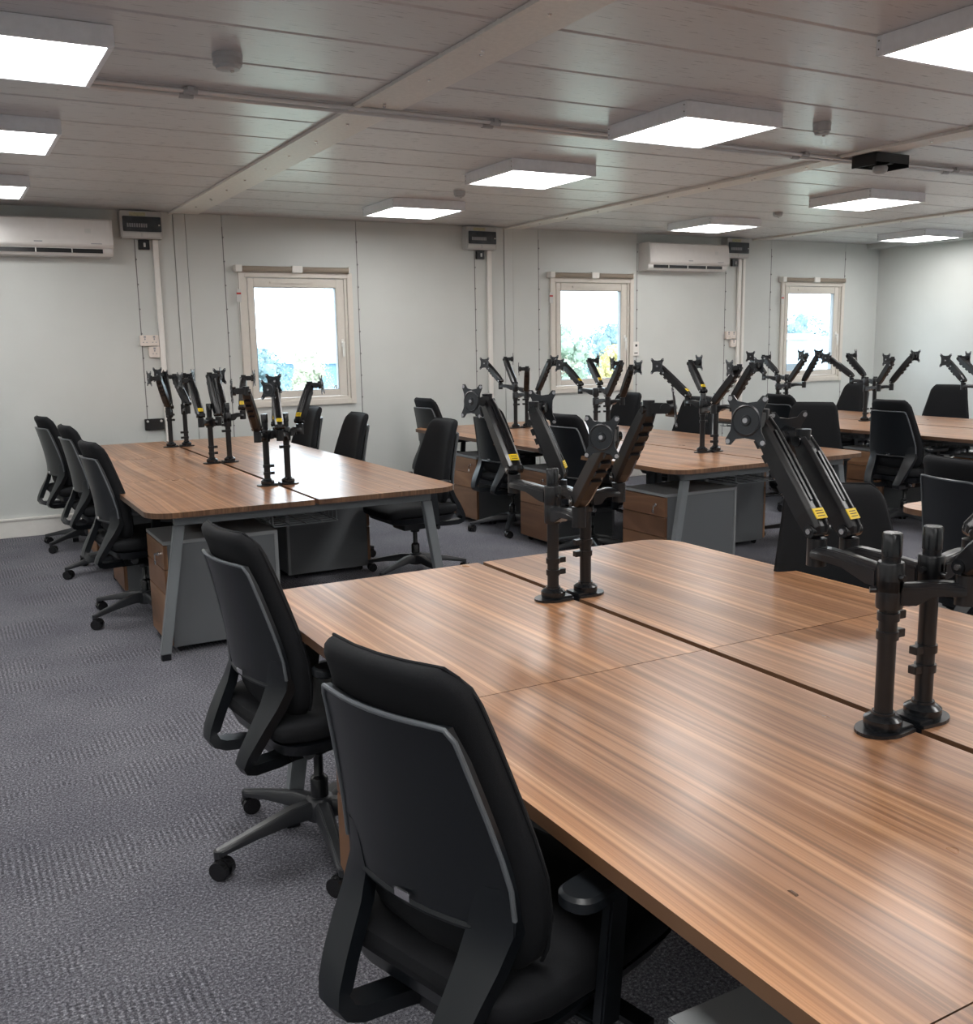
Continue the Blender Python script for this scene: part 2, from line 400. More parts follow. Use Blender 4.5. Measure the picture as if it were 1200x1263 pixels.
# windows
for k, (a, b) in enumerate(WIN):
    cx = (a+b)/2
    def ring(mb, x0, x1, z0, z1, wx, wz, y0, y1, wxr=None, wzt=None):
        wxr = wx if wxr is None else wxr; wzt = wz if wzt is None else wzt
        mb.box(x0, x0+wx, y0, y1, z0, z1); mb.box(x1-wxr, x1, y0, y1, z0, z1)
        mb.box(x0+wx, x1-wxr, y0, y1, z0, z0+wz); mb.box(x0+wx, x1-wxr, y0, y1, z1-wzt, z1); return mb
    f = MB(); ring(f, a-.028, b+.028, WZ0-.03, WZ1+.008, .05, .05, -.022, 0)
    ring(f, a, b, WZ0, WZ1, .045, .045, 0, .14)
    wn = struct(f.build('window_%d' % (k+1), 'upvc', bevel=.003))
    s = MB(); ring(s, a+.05, b-.05, WZ0+.048, WZ1-.048, .055, .055, .0, .06, .075, .075)
    sash = s.build('sash', 'upvc', wn, bevel=.004)
    g = MB(); ring(g, a+.105, b-.125, WZ0+.103, WZ1-.123, .006, .006, .005, .055)
    g.build('gasket', 'gasket', sash)
    MB().box(a+.105, b-.125, .028, .034, WZ0+.103, WZ1-.123).build('pane', 'glass', sash)
    h = MB(); hx = b-.082; hz = 1.50
    h.box(hx-.014, hx+.014, -.010, 0, hz-.035, hz+.035); h.cyl((hx, -.01, hz), (hx, -.042, hz), .009, 10)
    h.beam((hx, -.04, hz+.01), (hx-.006, -.046, hz-.125), .018, .012)
    h.build('handle', 'white', sash, bevel=.002)
    v = MB().box(a+.25, a+.63, -.008, 0, WZ1-.095, WZ1-.075).build('trickle_vent', 'upvc', sash, bevel=.002)
    where = ['left', 'middle', 'right'][k]
    bl = thing('roller_blind', 'rolled-up taupe roller blind above the %s window' % where, 'blind', (0, 0, 0), group='roller blinds above the windows')
    z = 2.142
    r_ = MB().cyl((a-.005, -.05, z), (b-.02, -.05, z), .024, 16); r_.build('blind_roll', 'blind', bl)
    MB().box(a-.062, a-.005, -.075, 0, z-.028, z+.03).build('bracket', 'white', bl, bevel=.003); MB().box(b-.02, b-.008, -.075, 0, z-.028, z+.03).build('bracket', 'white', bl, bevel=.003)
    MB().box(cx-.055, cx+.04, -.078, -.0235, z-.028, z+.030).build('centre_clip', 'white', bl, bevel=.004)
    c = MB().tube([(a-.045, -.045, z-.03), (a-.047, -.04, 1.6), (a-.04, -.034, 1.30), (a-.033, -.04, 1.6), (a-.03, -.045, z-.03)], .0022, 6)
    c.build('pull_chain', 'white', bl)
    tg = MB().box(a-.062, a-.02, -.05, -.046, 1.86, 1.97); tg.build('warning_tag', 'label', bl)
    MB().box(a-.060, a-.022, -.052, -.0505, 1.925, 1.94).build('tag_band', 'red', bl)

# ------------------------------------------------------------------ light panels
led_names = {}
def light_panel(x, y, label):
    t = thing('ceiling_light', label, 'light', (x, y, H), group='square LED ceiling lights')
    hw = .31; d = .072
    f = MB()
    for x0, x1, y0, y1 in ((-hw, hw, -hw, -hw+.022), (-hw, hw, hw-.022, hw), (-hw, -hw+.022, -hw+.022, hw-.022), (hw-.022, hw, -hw+.022, hw-.022)):
        f.box(x0, x1, y0, y1, -d, -.001)
    f.box(-hw+.022, hw-.022, -hw+.022, hw-.022, -.012, -.001)
    f.build('light_frame', 'lightframe', t, bevel=.002)
    MB().box(-hw+.0225, hw-.0225, -hw+.0225, hw-.0225, -d+.003, -d+.009).build('diffuser', 'led', t)
    s = MB()
    for sx in (-1, 1):
        for sy in (-1, 1):
            for zz in (-.02, -.05): s.cyl((sx*hw, sy*(hw-.012), zz), (sx*(hw+.0015), sy*(hw-.012), zz), .003, 6)
    s.build('frame_screw', 'black', t)
LX = [-4.72, -1.48, 1.68, 4.84, 7.80]
LY = [-1.18, -2.97, -4.57, -6.27, -7.95, -9.6, -11.3]
VIS = {(1, 0): 'square LED ceiling light at far left, smallest one of the left row', (1, 1): 'square LED ceiling light second from the window wall in the left row',
       (1, 2): 'large square LED ceiling light at the top left corner', (2, 0): 'square LED ceiling light near the window wall between first and second beams',
       (2, 1): 'square LED ceiling light in the middle of the centre row', (2, 2): 'square LED ceiling light just in front of the conduits, centre row',
       (2, 3): 'square LED ceiling light cut off by the top right edge', (3, 0): 'square LED ceiling light above the second air conditioner',
       (3, 1): 'square LED ceiling light between second and third beams, near the black bracket', (4, 0): 'square LED ceiling light at far right near the corner'}
for i, x in enumerate(LX):
    for j, y in enumerate(LY):
        light_panel(x, y, VIS.get((i, j), 'square LED ceiling light outside the picture, %s row, %s from the window wall' % (['farthest left', 'left', 'centre', 'right', 'farthest right'][i], ['first', 'second', 'third', 'fourth', 'fifth', 'sixth', 'seventh'][j])))

# detectors
def detector(x, y, label, r=.05, h=.06, name='smoke_detector', cat='detector'):
    t = thing(name, label, cat, (x, y, H))
    MB().lathe([(r*1.04, -.001), (r*1.04, -.016), (r, -.018), (r, -h*.75), (r*.86, -h*.8), (r*.8, -h), (r*.3, -h-.004)], 24).build('housing', 'grey_device', t)
    MB().lathe([(.008, -h-.003), (.008, -h-.008), (.003, -h-.011)], 10, (r*.3, 0)).build('indicator', 'label', t)
detector(-.73, -4.70, 'round grey smoke detector left of the first beam', .055, .055)
detector(2.36, -4.79, 'round grey detector right of the light near the conduits', .045, .06)
detector(1.70, -1.95, 'small round detector between the two far centre lights', .042, .04)
detector(4.93, -1.92, 'small round detector in front of the far right ceiling light', .042, .04)
t = thing('black_bracket_box', 'black open metal bracket under the second ceiling beam', 'bracket', (3.40, -4.30, H-.012))
m_ = MB().box(-.15, .15, -.09, .09, -.008, -.001); m_.box(-.15, -.143, -.09, .09, -.075, -.008); m_.box(.143, .15, -.09, .09, -.075, -.008)
m_.box(-.143, .143, .083, .09, -.07, -.008); m_.box(-.143, .143, -.09, -.084, -.055, -.008); m_.box(-.02, .02, -.083, .083, -.06, -.008)
m_.build('bracket_body', 'black', t, bevel=.001)
MB().lathe([(.04, -.062), (.046, -.075), (.042, -.095), (.022, -.108)], 20, (.0, -.0)).build('sensor_dome', 'grey_device', t)

# ------------------------------------------------------------------ wall fittings
def txt_lines(mb, x0, x1, z0, z1, n, y, seed=1):
    rr = random.Random(seed)
    for k in range(n):
        z = z1 - (k+.5)*(z1-z0)/n; hh = (z1-z0)/n*.28; x = x0
        while x < x1 - .004:
            l = rr.uniform(.006, .018); mb.box(x, min(x+l, x1), y-.0008, y, z-hh, z+hh); x += l+.004
def air_con(xc, label):
    t = thing('air_conditioner', label, 'air conditioner', (xc, -.001, 0), group='wall air conditioners')
    hw = .548
    prof = [(0, 2.49), (-.165, 2.49), (-.185, 2.475), (-.198, 2.40), (-.205, 2.285), (-.19, 2.268), (-.17, 2.262), (-.17, 2.232), (-.165, 2.222), (-.14, 2.205), (0, 2.20)]
    MB().loft([[(-hw, y, z) for y, z in prof], [(hw, y, z) for y, z in prof]], smooth=False).build('casing', 'ac', t, bevel=.004)
    fr = MB().beam((-hw+.02, -.1995, 2.40), (hw-.02, -.1995, 2.40), .003, .15, up=(0,.03,1)); 
    fr.build('front_panel', 'ac', t, bevel=.001)
    MB().box(-hw+.07, hw-.08, -.1745, -.1700, 2.226, 2.258).build('air_outlet', 'black', t)
    v = MB()
    for x in (-.28, -.02, .24): v.box(x-.004, x+.004, -.181, -.1746, 2.226, 2.258)
    v.build('vane', 'ac', t)
    MB().box(-.03, .03, -.2048, -.2035, 2.300, 2.309).build('logo', 'gasket', t)
    lb = MB().box(.34, .385, -.2022, -.2008, 2.375, 2.41); lb.build('efficiency_sticker', 'label', t)
    MB().box(.38, .46, -.2052, -.2038, 2.293, 2.299).build('display_mark', 'gasket', t)
air_con(-1.03, 'white wall air conditioner at the far left of the window wall')
air_con(5.40, 'white wall air conditioner between the middle and right windows')

def consumer_unit(x0, label, seed):
    t = thing('consumer_unit', label, 'fuse box', (x0, -.001, 0), group='consumer units under the ceiling')
    w_, z0, z1, d = .33, 2.36, H-.012, .10
    MB().box(0, w_, -d, 0, z0, z1).build('enclosure', 'unit_grey', t, bevel=.008)
    dr = MB().box(.018, w_-.012, -d-.014, -d, z0+.052, z1-.045).build('smoked_door', 'unit_dark', t, bevel=.004)
    sw = MB()
    for k in range(9): sw.box(.05+k*.018, .062+k*.018, -d-.0165, -d-.014, z0+.085, z0+.115)
    sw.build('breaker_row', 'gasket', dr)
    MB().cyl((w_-.03, -d-.014, z0+.105), (w_-.03, -d-.02, z0+.105), .007, 10).build('door_catch', 'label', dr)
    MB().box(.075, .20, -d-.0035, -d, z1-.04, z1-.012).build('warning_sticker', M['yl'], t)
    s = MB().box(.015, .155, -d-.003, -d, z0+.014, z0+.042); s.box(.17, w_-.02, -d-.003, -d, z0+.014, z0+.042); s.build('label_strip', 'label', t)
M['yl'] = speckle('faded_yellow_sticker', (0.48, 0.46, 0.28), 0.6, 100, 0.2)
def black_switch(x0, label):
    t = thing('isolator_switch', label, 'switch', (x0, -.001, 0), group='black isolator switches')
    MB().box(0, .085, -.035, 0, 2.278, 2.355).build('switch_plate', 'black', t, bevel=.003)
    MB().box(.036, .052, -.045, -.035, 2.298, 2.332).build('rocker', 'label', t, bevel=.002)
def trunk(x0, x1, z1, label, name='cable_trunking', d=.032):
    o = MB().box(x0, x1, -d, -.0065, .16, z1).build(name, 'white', bevel=.003)
    tag(o, label, 'trunking', 'white cable trunking on the window wall'); return o
def socket(x0, z0, w_, h_, label, gang=2):
    t = thing('wall_socket', label, 'socket', (x0, -.001, z0), group='cream wall outlets')
    MB().box(0, w_, -.035, 0, 0, h_).build('socket_box', 'socket', t, bevel=.004)
    s = MB()
    for g in range(gang):
        cx = w_*(g+.5)/gang
        s.box(cx-.005, cx+.005, -.0365, -.035, h_*.55, h_*.7); s.box(cx-.018, cx-.009, -.0365, -.035, h_*.3, h_*.37); s.box(cx+.009, cx+.018, -.0365, -.035, h_*.3, h_*.37)
        s.box(cx-.008, cx+.008, -.039, -.035, h_*.76, h_*.92)
    s.build('socket_detail', 'gasket', t)
for i, x0 in enumerate((-.405, 2.735, 6.0)):
    wh = ('left of the first module joint', 'right of the left window', 'beside the second air conditioner')[i]
    consumer_unit(x0, 'grey consumer unit with smoked door ' + wh, i)
    black_switch(x0+.145, 'small black isolator switch under the fuse box ' + wh)
trunk(-.150, -.105, 2.36, 'vertical white cable trunking under the left fuse box')
trunk(2.995, 3.045, 2.36, 'vertical white cable trunking under the middle fuse box')
trunk(6.245, 6.292, 2.36, 'vertical white cable trunking under the right fuse box, left strip')
trunk(6.315, 6.350, 2.5, 'vertical white cable trunking under the right fuse box, right strip')
socket(-.305, 1.50, .15, .088, 'double cream wall socket under the left fuse box')
socket(-.24, 1.405, .088, .088, 'single cream wall outlet just below the double socket', 1)
socket(6.08, 1.47, .15, .088, 'double cream socket beside the right trunking', 2)
socket(6.155, 1.38, .08, .082, 'single cream outlet under the right double socket', 1)
t = thing('thermostat', 'white thermostat controller right of the middle window', 'thermostat', (4.772, -.001, 1.31))
MB().box(0, .085, -.022, 0, 0, .15).build('thermostat_case', 'white', t, bevel=.004)
mb = MB().cyl((.045, -.022, .11), (.045, -.0235, .11), .014, 14); mb.box(.02, .065, -.0235, -.022, .025, .035); mb.build('sensor_mark', 'black', t)
t = thing('black_outlet', 'black floor-level outlet plate on the wall by the left trunking', 'socket', (-.315, -.001, .80))
MB().box(0, .155, -.03, 0, 0, .095).build('outlet_plate', 'black', t, bevel=.003)
mb = MB()
for x in (.022, .133): mb.cyl((x, -.03, .075), (x, -.036, .075), .010, 12)
mb.build('fixing_screw', 'label', t)
tag(MB().box(-.305, -.285, -.012, -.0065, .16, .80).build('cable_trunking', 'wall', bevel=.002), 'thin vertical conduit strip below the black outlet', 'trunking', 'white cable trunking on the window wall')

# ------------------------------------------------------------------ desks
DZ = .73; DT = .026
def desk_bench(xg, ynear, n, L, label, grp, nm='desk_bench'):
    t = thing(nm, label, 'desk', (xg, ynear, 0), 0, grp)
    hw = .808; gap = .011
    for i in range(n):
        y0, y1 = i*L + .0012, (i+1)*L - .0012
        for sd in (-1, 1):
            xa, xb = (-hw, -gap) if sd < 0 else (gap, hw)
            c = [0, 0, 0, 0]
            if i == 0: c[0 if sd < 0 else 1] = 1
            if i == n-1: c[3 if sd < 0 else 2] = 1
            poly = rrect(xa, xb, y0, y1, .13, 8, c)
            cx, cy = (xa+xb)/2, (y0+y1)/2
            poly = [(px-cx, py-cy) for px, py in poly]
            MB().prism(poly, 0, DT, 0, 1).build('desktop', ['wood', 'wood_edge'], t, bevel=.0016, loc=(cx, cy, DZ-DT))
    for i in range(n+1):
        y = .12 if i == 0 else (n*L-.12 if i == n else i*L)
        f = MB(); zt = DZ-DT
        xs_t, xs_b = (.655, .755) if i in (0, n) else (.036, .038)
        f.box(-.675, .675, y-.02, y+.02, zt-.052, zt-.0005)
        for s in (-1, 1):
            f.add([(s*(xs_b-.024), y-.02, .03), (s*(xs_b+.024), y-.02, .03), (s*(xs_b+.024), y+.02, .03), (s*(xs_b-.024), y+.02, .03),
                   (s*(xs_t-.028), y-.02, zt-.054), (s*(xs_t+.022), y-.02, zt-.054), (s*(xs_t+.022), y+.02, zt-.054), (s*(xs_t-.028), y+.02, zt-.054)],
                  [(0,3,2,1),(4,5,6,7),(0,1,5,4),(1,2,6,5),(2,3,7,6),(3,0,4,7)])
        fr = f.build('leg_frame', 'frame', t, bevel=.003)
        for s in (-1, 1): MB().box(s*xs_b-.022, s*xs_b+.022, y-.019, y+.019, 0, .031).build('foot', 'black', fr, bevel=.002)
    for s in (-1, 1):
        for xx in (.22, .58):
            for i in range(n):
                ya, yb = (.142 if i == 0 else i*L+.021), ((i+1)*L-.142 if i == n-1 else (i+1)*L-.021)
                MB().box(s*xx-.02, s*xx+.02, ya, yb, DZ-DT-.045, DZ-DT-.0005).build('support_rail', 'frame', t)
    tr = MB()
    y = .2
    while y < n*L-.2:
        tr.box(-.17, .17, y-.003, y+.003, DZ-.155, DZ-.150); tr.box(-.173, -.168, y-.003, y+.003, DZ-.15, DZ-.08); tr.box(.168, .173, y-.003, y+.003, DZ-.15, DZ-.08); y += .06
    for x in (-.17, -.085, 0, .085, .17): tr.box(x-.003, x+.003, .18, n*L-.2, DZ-.150, DZ-.144)
    for x in (-.17, .17): tr.box(x-.004, x+.004, .18, n*L-.2, DZ-.088, DZ-.078)
    tr.build('cable_tray', 'frame', t)
    return t
GX = -.225; MX = 2.69; FX = 5.485
desk_bench(GX, -8.06-1.168, 3, 1.168, 'large walnut desk bench in the foreground, nearest the camera', 'walnut desk benches')
desk_bench(GX, -4.036, 3, 1.229, 'walnut desk bench by the left window, back row left', 'walnut desk benches')
desk_bench(MX, -4.25, 3, 1.229, 'walnut desk bench in the middle of the back row', 'walnut desk benches')
desk_bench(FX, -4.30, 3, 1.229, 'walnut desk bench at the far right, near the end wall', 'walnut desk benches')
desk_bench(MX, -5.72-3*1.168, 3, 1.168, 'walnut desk bench at the right edge, only its pale far corner showing', 'walnut desk benches')

# pedestals
def make_pedestal():
    t = thing('drawer_pedestal', '', 'drawer unit', group='grey drawer pedestals under the desks')
    # front faces -X local; body depth along +X, width along Y centred
    D, W_, Z0, Z1 = .56, .42, .035, .565
    b = MB().box(.02, D, -W_/2, W_/2, Z0, Z1-.018); b.build('body', 'ped', t, bevel=.002)
    e = MB().box(.0, D+.006, -W_/2-.004, W_/2+.004, Z1-.018, Z1)
    e.box(D-.012, D+.006, -W_/2-.004, -W_/2+.02, Z0, Z1-.018); e.box(D-.012, D+.006, W_/2-.02, W_/2+.004, Z0, Z1-.018)
    e.build('top_trim', 'ped_edge', t, bevel=.002)
    zs = [(.045, .295), (.299, .42), (.424, .543)]
    for i, (a, c) in enumerate(zs):
        d = MB().box(-.0, .0195, -W_/2+.002, W_/2-.002, a, c).build('drawer_front', 'wood_front', t, bevel=.0015)
        if i == 2:
            k = MB().cyl((0, -.13, c-.05), (-.012, -.13, c-.05), .011, 14); k.build('lock', 'chrome', d)
            kk = MB().box(-.030, -.012, -.132, -.128, c-.056, c-.044); kk.cyl((-.026, -.130, c-.085), (-.026, -.130, c-.056), .003, 8); kk.box(-.028, -.024, -.141, -.119, c-.10, c-.08)
            kk.build('key', 'chrome', d)
    for x in (.06, D-.06):
        for y in (-.16, .16):
            c = MB().cyl((x, y-.01, .017), (x, y+.01, .017), .0165, 14); c.box(x-.008, x+.008, y-.008, y+.008, .017, .036)
            c.build('castor', 'caster', t)
    return t
ped0 = make_pedestal(); used = []
def pedestal(x, y, rz, label):
    o = ped0 if not used else copy_tree(ped0)
    used.append(1); o.location = (x, y, 0); o.rotation_euler = (0, 0, rz); o['label'] = label; return o
pedestal(-.945, -3.64, 0, 'grey drawer pedestal with keys in its lock at the near end of the left bench')
pedestal(-.945, -2.35, 0, 'drawer pedestal under the left bench behind the nearest of its left chairs')
pedestal(-.945, -1.215, 0, 'drawer pedestal under the left bench, nearest the window wall')
pedestal(.60, -2.46, PI, 'dark drawer pedestal under the right side of the left bench')
pedestal(1.96, -1.44, 0, 'narrow-looking walnut-fronted pedestal at the far end of the middle bench')
pedestal(1.96, -2.55, 0, 'walnut-fronted pedestal half hidden behind the foreground monitor arms')
pedestal(1.94, -3.86, 0, 'walnut-fronted grey pedestal with a key at the near end of the middle bench')
pedestal(3.37, -3.245, PI, 'grey pedestal under the right side of the middle bench')
pedestal(4.84, -3.06, 0, 'walnut-fronted pedestal with a lock under the far right bench')
pedestal(5.05, -3.945, 0, 'walnut-fronted pedestal at the right edge under the far right bench')
pedestal(-.985, -6.50, 0, 'walnut-fronted pedestal between the two foreground chairs')
pedestal(-1.03, -7.945, 0, 'drawer pedestal whose grey top corner shows at the bottom of the picture')
pedestal(1.96, -7.15, 0, 'walnut-fronted pedestal under the right edge bench')

# ------------------------------------------------------------------ office chair (faces +X)
def interp(tab, z):
    for (a, *va), (b, *vb) in zip(tab[:-1], tab[1:]):
        if a <= z <= b or a >= z >= b:
            k = (z-a)/(b-a); k2 = k
            return [x + (y-x)*k2 for x, y in zip(va, vb)]
    return list(tab[0][1:]) if (z < min(tab[0][0], tab[-1][0])) == (tab[0][0] < tab[-1][0]) else list(tab[-1][1:])
# z: back-centre x (rear of the cushion), half width
PROF = [(.47, -.185, .184), (.53, -.200, .213), (.59, -.208, .223), (.65, -.213, .221), (.72, -.224, .210), (.80, -.240, .194), (.88, -.258, .178), (.95, -.278, .166), (1.0, -.294, .156)]
def make_chair():
    t = thing('office_chair', '', 'chair', group='black office chairs at the desks')
    # back cushion
    loops = []; n = 36
    Z = [.467, .473, .485, .51, .55, .60, .65, .70, .75, .80, .85, .90, .94, .968, .985, .995, 1.0]
    for z in Z:
        x, hw = interp(PROF, z)
        e = 0
        if z < .51: e = ((.51-z)/.043)
        if z > .968: e = ((z-.968)/.032)
        th = .058*math.sqrt(max(.02, 1-e*e*.97))
        if z > .95: hw -= .030*max(0, (z-.955)/.045)**2.2
        if z < .53: hw -= .030*((.53-z)/.063)**2
        lp = []
        for i in range(n):
            a = 2*PI*i/n; c, s_ = math.cos(a), math.sin(a)
            y = hw*math.copysign(abs(c)**.28, c); dx = th/2*math.copysign(abs(s_)**.62, s_)
            curve = .062*(abs(y)/.24)**2.0
            lp.append((x + .034 + dx + curve + (0.016 if z > .93 else 0)*((z-.93)/.067 if z > .93 else 0)*-.4, y, z))
        loops.append(lp)
    bk = MB().loft(loops).build('backrest', 'fabric', t)
    # piping round the rim of the cushion
    pts = []
    for sgn in (1, -1):
        zz = [.50, .53, .59, .65, .72, .80, .88, .95, .985]
        if sgn < 0: zz = zz[::-1]
        for z in zz:
            x, hw = interp(PROF, z)
            if z > .95: hw -= .030*max(0, (z-.955)/.042)**2.2
            pts.append((x+.034+.062*(hw/.24)**2.0+.004, sgn*(hw+.0005), z))
        if sgn > 0:
            for yy in (.13, .06, 0, -.06, -.13): pts.append((PROF[-1][1]+.032+.062*(abs(yy)/.24)**2.0, yy, 1.0005))
    MB().tube(pts, .003, 6).build('piping', 'fabric', bk)
    # hard back shell: plate + two arms that drop back and hook under the seat
    sh = MB()
    TOPZ = .915; WZ = .590
    def sx(z, y):
        x, hw = interp(PROF, z); return x - .012 + .062*(abs(y)/.24)**2.0
    rows = []; rz_ = [WZ-.02, WZ, .63, .68, .74, .80, .86, TOPZ-.008, TOPZ]
    nu = 14
    for z in rz_:
        x, hw = interp(PROF, z); hw -= .020
        if z > TOPZ-.02: hw -= .006
        rows.append([(sx(z, hw*u), hw*u, z) for u in [(-1+2*i/nu) for i in range(nu+1)]])
    v = []; f = []
    nr = len(rows); W1 = nu+1
    for r in rows: v += r
    for r in rows: v += [(x+.014, y, z) for x, y, z in r]
    o1 = nr*W1
    for j in range(nr-1):
        for i in range(nu):
            a = j*W1+i
            f.append((a, a+1, a+W1+1, a+W1)); f.append((o1+a, o1+a+W1, o1+a+W1+1, o1+a+1))
    for i in range(nu): f.append((i, o1+i, o1+i+1, i+1)); a = (nr-1)*W1+i; f.append((a, a+1, o1+a+1, o1+a))
    for j in range(nr-1):
        a = j*W1; f.append((a, a+W1, o1+a+W1, o1+a)); a = j*W1+nu; f.append((a, o1+a, o1+a+W1, a+W1))
    sh.add(v, f, 0, True)
    # raised rim on top and sides
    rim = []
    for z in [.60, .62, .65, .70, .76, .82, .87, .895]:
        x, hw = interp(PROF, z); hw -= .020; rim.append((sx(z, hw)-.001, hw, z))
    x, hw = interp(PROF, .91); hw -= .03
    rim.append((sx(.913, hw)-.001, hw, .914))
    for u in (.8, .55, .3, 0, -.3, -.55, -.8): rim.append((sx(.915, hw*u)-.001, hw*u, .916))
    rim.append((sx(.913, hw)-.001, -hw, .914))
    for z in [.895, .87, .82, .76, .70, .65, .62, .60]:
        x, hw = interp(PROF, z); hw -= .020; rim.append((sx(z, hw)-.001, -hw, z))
    # arms
    for s in (-1, 1):
        # z, x_rear, outer y, inner y
        path = [(.65, sx(.65, 0), .198, .150, 1), (.61, sx(.61, 0)-.001, .201, .134, 1), (.57, -.218, .199, .123, .9), (.52, -.230, .191, .117, .6), (.475, -.248, .183, .113, .3),
                (.43, -.268, .174, .108, .1), (.39, -.286, .163, .102, 0), (.360, -.294, .154, .096, 0), (.338, -.282, .145, .088, 0), (.326, -.252, .136, .080, 0), (.322, -.17, .118, .060, 0), (.322, -.09, .09, .03, 0)]
        lp = []
        for k, (z, x, yo, yi, wg) in enumerate(path):
            p0 = path[max(0, k-1)]; p1 = path[min(len(path)-1, k+1)]
            d = Vector((p1[1]-p0[1], 0, p1[0]-p0[0])).normalized(); nrm = Vector((d.z, 0, -d.x))
            if nrm.x < 0 and k < 7: nrm = -nrm
            th = .030 if k > 1 else .014
            if k >= 7: nrm = Vector((-d.z, 0, d.x))
            if k >= 7 and nrm.z < 0: nrm = -nrm
            if k == 7: nrm = Vector((.8, 0, .6))
            a = Vector((x, 0, z)); b2 = a + nrm*th
            cv = lambda y: wg*.062*(y/.24)**2
            ym = (yo+yi)/2
            lp.append([(a.x+cv(yo)+.002, s*yo, a.z), (a.x+cv(ym)-.003, s*ym, a.z), (a.x+cv(yi), s*yi, a.z), (b2.x+cv(yi), s*yi, b2.z), (b2.x+cv(yo), s*yo, b2.z)])
        sh.loft(lp, 0, True)
    # crossbar at waist
    sh.tube([(sx(.572, y_)+.005, y_, .570) for y_ in (-.13, -.10, -.05, 0, .05, .10, .13)], .009, 8)
    shell = sh.build('back_shell', 'shell', t)
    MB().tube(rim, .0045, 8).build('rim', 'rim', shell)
    MB().box(sx(.58, 0)-.0095, sx(.58, 0)-.006, -.018, .018, .578, .592).build('badge', 'chrome', shell)
    # seat
    loops = []
    for k, (x, hw, zt, zb) in enumerate([(-.215, .15, .455, .44), (-.21, .19, .472, .425), (-.19, .215, .484, .415), (-.13, .238, .492, .41), (-.03, .247, .492, .41), (.08, .247, .494, .41), (.17, .243, .494, .41),
                                         (.23, .232, .486, .408), (.262, .215, .470, .405), (.275, .19, .45, .41), (.277, .16, .44, .42)]):
        lp = []
        for i in range(28):
            a = 2*PI*i/28; c, s_ = math.cos(a), math.sin(a)
            lp.append((x, hw*math.copysign(abs(c)**.35, c), (zt+zb)/2 + (zt-zb)/2*math.copysign(abs(s_)**.55, s_) - (.010*(1-abs(c)) if s_ > 0 else 0)))
        loops.append(lp)
    seat = MB().loft(loops).build('seat', 'fabric', t)
    pan = MB(); pan.loft([[(x*.80, y*.80, .368) for x, y in rrect(-.2, .26, -.23, .23, .08, 5)], [(x*.93, y*.93, .378) for x, y in rrect(-.2, .26, -.23, .23, .08, 5)], [(x, y, .415) for x, y in rrect(-.2, .26, -.235, .235, .08, 5)]])
    pan.build('seat_pan', 'shell', t)
    mc = MB().box(-.15, .12, -.085, .085, .312, .375); mc.cyl((-.0, .0, .285), (0, 0, .313), .03, 16)
    mc.box(-.14, -.05, -.12, .12, .330, .368)
    mech = mc.build('tilt_mechanism', 'black', t, bevel=.006)
    lv = MB().cyl((.05, -.07, .35), (.05, -.23, .345), .006, 8); lv.beam((.05, -.22, .345), (.05, -.29, .34), .035, .012); lv.build('lever', 'black_gloss', mech)
    lv = MB().cyl((-.03, .07, .35), (-.03, .24, .35), .006, 8); lv.cyl((-.03, .24, .35), (-.03, .27, .35), .014, 12); lv.build('lever', 'black_gloss', mech)
    MB().cyl((-.09, -.12, .35), (-.09, -.138, .35), .020, 14).build('tension_knob', 'chrome', mech)
    # armrests
    for s in (-1, 1):
        a = MB(); a.beam((-.02, s*.12, .372), (-.02, s*.262, .372), .05, .014); 
        a.beam((-.02, s*.255, .366), (.0, s*.262, .615), .052, .022, up=(0,1,0), w2=.045, h2=.02)
        ar = a.build('armrest', 'shell', t, bevel=.004)
        MB().loft([[(x, y+s*.262, z) for x, y in rrect(-.125+i, .105-i, -.036+i, .036-i, .034-i*.8, 6)] for i, z in ((.008, .612), (0, .618), (0, .634), (.006, .640))]).build('arm_pad', 'shell', ar)
    # column and base
    MB().lathe([(.027, .10), (.027, .20), (.024, .205), (.018, .21), (.0145, .215), (.0145, .30)], 18).build('gas_column', 'black_gloss', t)
    MB().lathe([(.045, .075), (.05, .082), (.046, .125), (.038, .142), (.030, .146)], 20).build('hub', 'base', t)
    for k in range(5):
        a = 0.0
        leg = MB()
        lp = []
        for r, w2, h2, zc in ((.03, .052, .050, .112), (.10, .048, .044, .112), (.21, .038, .030, .094), (.315, .031, .022, .073), (.335, .026, .018, .070)):
            lp.append([(r, -w2/2, zc-h2/2), (r, w2/2, zc-h2/2), (r, w2/2, zc+h2*.2), (r, w2*.3, zc+h2/2), (r, -w2*.3, zc+h2/2), (r, -w2/2, zc+h2*.2)])
        leg.loft(lp, 0, False); leg.cyl((.328, 0, .056), (.328, 0, .078), .014, 12)
        leg.xf(Matrix.Rotation(a, 4, 'Z')); lg = leg.build('base_leg', 'base', t, bevel=.002)
        c = MB(); cr = .0275
        cx = .333
        b2 = a + (k*1.7 % 2.4) - 1.0
        mt = Matrix.Translation((cx*math.cos(a), cx*math.sin(a), 0)) @ Matrix.Rotation(b2, 4, 'Z')
        for s in (-1, 1): c.cyl((-.016, s*.007, cr), (-.016, s*.026, cr), cr, 20)
        hd = []
        for i in range(9):
            th = PI*(.05 + .85*i/8); hd.append((-.016+math.cos(th)*.030, math.sin(th)*.030+cr))
        c.loft([[(x, -.006, z) for x, z in hd] + [(-.016, -.006, cr)], [(x, .006, z) for x, z in hd] + [(-.016, .006, cr)]], 0, False)
        c.cyl((0, 0, .035), (0, 0, .060), .008, 10)
        c.xf(mt); c.build('caster', 'caster', lg); lg.rotation_euler = (0, 0, 2*PI*k/5 + PI)
    return t
chair0 = make_chair(); cused = []
